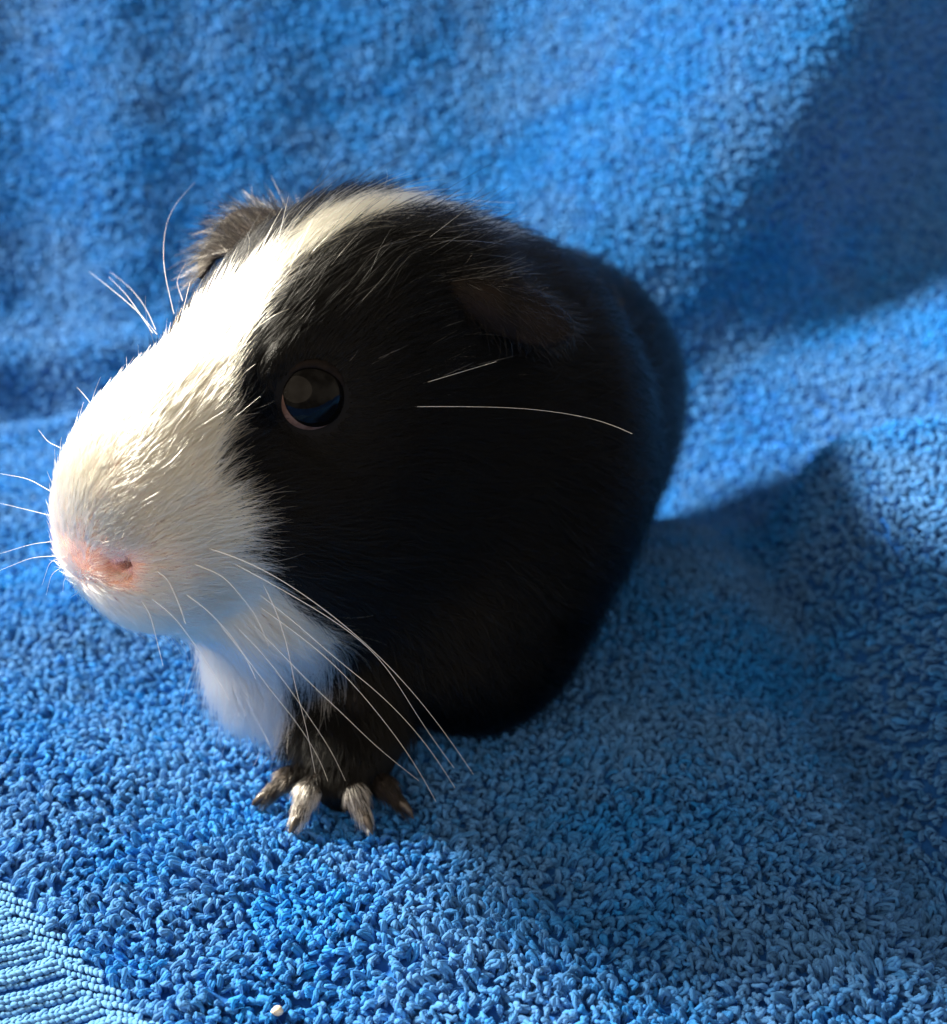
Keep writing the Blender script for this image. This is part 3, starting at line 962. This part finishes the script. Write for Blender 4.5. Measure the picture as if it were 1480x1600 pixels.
sag = np.array([0, 0, -1.0])
PP = base[:, None] + d_[:, None] * (ln[:, None] * T_[None, :, None]) + sag[None, None] * (0.5 * T_ ** 2)[None, :, None]
toe_c = np.array([[0.022, 0.018, 0.015], [0.50, 0.45, 0.39], [0.55, 0.51, 0.45], [0.009, 0.007, 0.006]])
tc_ = np.where(on_toe[:, None], toe_c[which], np.array([0.0024, 0.0023, 0.0023])) * rng.lognormal(0, 0.35, (m, 1))
dark = (on_toe & (rng.random(m) < 0.22))[:, None]
tc_ = np.where(dark, np.array([0.05, 0.04, 0.035]), tc_)
curves_obj('toe_hair', PP * MM, (0.034 * np.array([1, 1, .8, .25]))[None].repeat(m, 0) * MM, MAT_FUR, foot, tc_.clip(0, .9))
# ---------------------------------------------------------------- whiskers (mm)
NEAR_WHISKERS = [
    [[-34.8, -4.7, 49.3], [-27.9, -7.0, 48.1], [-19.7, -9.3, 43.4], [-12.3, -11.7, 37.6], [-7.4, -14.0, 32.8], [-3.3, -16.3, 28.1], [0.0, -18.7, 23.8]] ,
    [[-32.6, -2.7, 46.4], [-25.4, -4.3, 42.9], [-17.0, -6.0, 38.1], [-11.9, -7.7, 34.1], [-8.6, -9.3, 28.2], [-5.2, -11.0, 23.1], [-2.6, -12.7, 20.2]] ,
    [[-29.4, 1.0, 42.0], [-26.8, -1.8, 38.4], [-25.1, -4.6, 34.1], [-24.0, -7.4, 29.1], [-22.5, -10.2, 26.0], [-21.2, -13.0, 19.6]] ,
    [[-37.0, 3.0, 34.8], [-32.6, 1.0, 29.7], [-28.3, -1.0, 23.9], [-25.5, -3.0, 21.7], [-22.7, -5.0, 18.2], [-20.9, -7.0, 15.8], [-20.2, -9.0, 15.1]] ,
    [[-35.4, 3.7, 34.4], [-29.8, 0.9, 29.8], [-25.7, -1.9, 25.4], [-22.8, -4.7, 22.5], [-19.7, -7.5, 19.4], [-17.6, -10.3, 16.2]] ,
    [[-33.5, 3.7, 35.4], [-28.0, 1.0, 30.7], [-22.1, -1.6, 25.2], [-17.9, -4.3, 22.7], [-13.8, -7.0, 19.7], [-10.1, -9.6, 18.2], [-7.4, -12.3, 17.8]] ,
    [[-32.2, 2.9, 37.9], [-25.8, 0.4, 34.3], [-20.3, -2.2, 31.1], [-16.0, -4.8, 27.7], [-12.0, -7.4, 23.7], [-9.0, -9.9, 20.8], [-6.7, -12.5, 18.4], [-5.0, -15.1, 16.5]] ,
    [[-31.2, 1.3, 40.4], [-24.6, -1.1, 36.1], [-18.9, -3.4, 31.4], [-13.6, -5.7, 28.3], [-8.7, -8.1, 24.2], [-5.1, -10.4, 20.4], [-2.5, -12.7, 16.9]] ,
    [[-37.7, -6.6, 43.6], [-34.3, -8.9, 42.4], [-31.0, -11.1, 39.9], [-28.7, -13.4, 37.7], [-27.4, -15.6, 36.3]] ,
    [[-42.1, -8.0, 44.0], [-38.7, -9.2, 41.8], [-36.3, -10.4, 38.7], [-34.3, -11.6, 35.9], [-32.6, -12.8, 33.5], [-31.4, -14.0, 32.0]] ,
    [[-40.8, -8.0, 47.8], [-38.6, -9.7, 47.3], [-37.1, -11.3, 44.5], [-36.1, -13.0, 42.7]] ,
    [[-36.3, -6.0, 47.6], [-31.7, -8.7, 47.2], [-27.5, -11.4, 43.1], [-25.7, -14.0, 40.1]] ,
    [[-43.3, -7.9, 44.0], [-41.7, -8.9, 41.7], [-41.0, -9.9, 38.5], [-40.3, -10.9, 35.2]] ,
]
BROW_WHISKERS = [
    [[-8.8, 11.0, 62.9], [0.0, 9.4, 63.5], [7.7, 7.8, 63.8], [15.3, 6.2, 63.2], [19.0, 4.6, 62.6], [20.8, 3.0, 62.0]] ,
    [[-7.0, 12.8, 65.6], [-1.7, 10.8, 67.9], [3.0, 8.8, 70.0]] ,
    [[-0.5, 44.0, 84.9], [3.0, 45.5, 84.4], [6.4, 47.0, 84.0]] ,
]
FAR_WHISKERS = [
    [[-45.0, 21.0, 70.2], [-49.8, 29.3, 71.4], [-57.2, 37.7, 73.7], [-61.8, 46.0, 73.3]] ,
    [[-45.6, 21.0, 70.4], [-51.5, 31.0, 73.2], [-57.2, 41.0, 73.7]] ,
    [[-45.1, 21.0, 70.9], [-48.8, 30.3, 71.6], [-53.5, 39.7, 72.2], [-59.4, 49.0, 72.6]] ,
    [[-42.8, 23.0, 72.7], [-45.7, 30.5, 78.3], [-46.6, 38.0, 82.4], [-46.5, 45.5, 84.4], [-45.0, 53.0, 86.2]] ,
    [[-41.6, 24.0, 74.3], [-43.8, 30.0, 75.6], [-43.6, 36.0, 77.0]] ,
    [[-56.2, 2.0, 54.2], [-61.0, 7.0, 53.9], [-67.9, 12.0, 52.7]] ,
    [[-56.3, 1.0, 51.1], [-62.6, 8.0, 48.8], [-70.1, 15.0, 46.8]] ,
    [[-54.3, -2.2, 49.0], [-60.8, 3.8, 45.5], [-69.2, 9.8, 40.6]] ,
    [[-53.4, -3.2, 47.3], [-59.8, 0.8, 45.0], [-67.4, 4.8, 40.4]] ,
    [[-53.0, -3.7, 47.6], [-56.9, -0.7, 45.1], [-59.8, 2.3, 39.8]] ,
    [[-52.7, -3.7, 46.6], [-56.5, -1.7, 43.9], [-58.6, 0.3, 39.4]] ,
    [[-52.1, -4.1, 45.7], [-54.8, -2.1, 43.2], [-56.1, -0.1, 40.1]] ,
    [[-50.4, 7.0, 63.9], [-52.8, 10.0, 65.1], [-54.6, 13.0, 65.0]] ,
    [[-54.7, 4.0, 59.6], [-57.5, 7.0, 59.3], [-59.7, 10.0, 59.9]] ,
]
def m_whisker(name, color):
    m, nt, b, out = material(name)
    b.inputs['Base Color'].default_value = (*color, 1)
    b.inputs['Roughness'].default_value = 0.35
    b.inputs['Transmission Weight'].default_value = 0.25
    return m
MAT_WHISKER = m_whisker('whisker', (0.85, 0.83, 0.78))
for w_ in NEAR_WHISKERS:
    var_curves('whisker', [w_], 0.056, 0.014, MAT_WHISKER, pig, n=14)
for w_ in BROW_WHISKERS:
    var_curves('whisker', [w_], 0.030, 0.010, MAT_WHISKER, pig, n=12)
for w_ in FAR_WHISKERS:
    var_curves('whisker', [w_], 0.038, 0.010, MAT_WHISKER, pig, n=12)
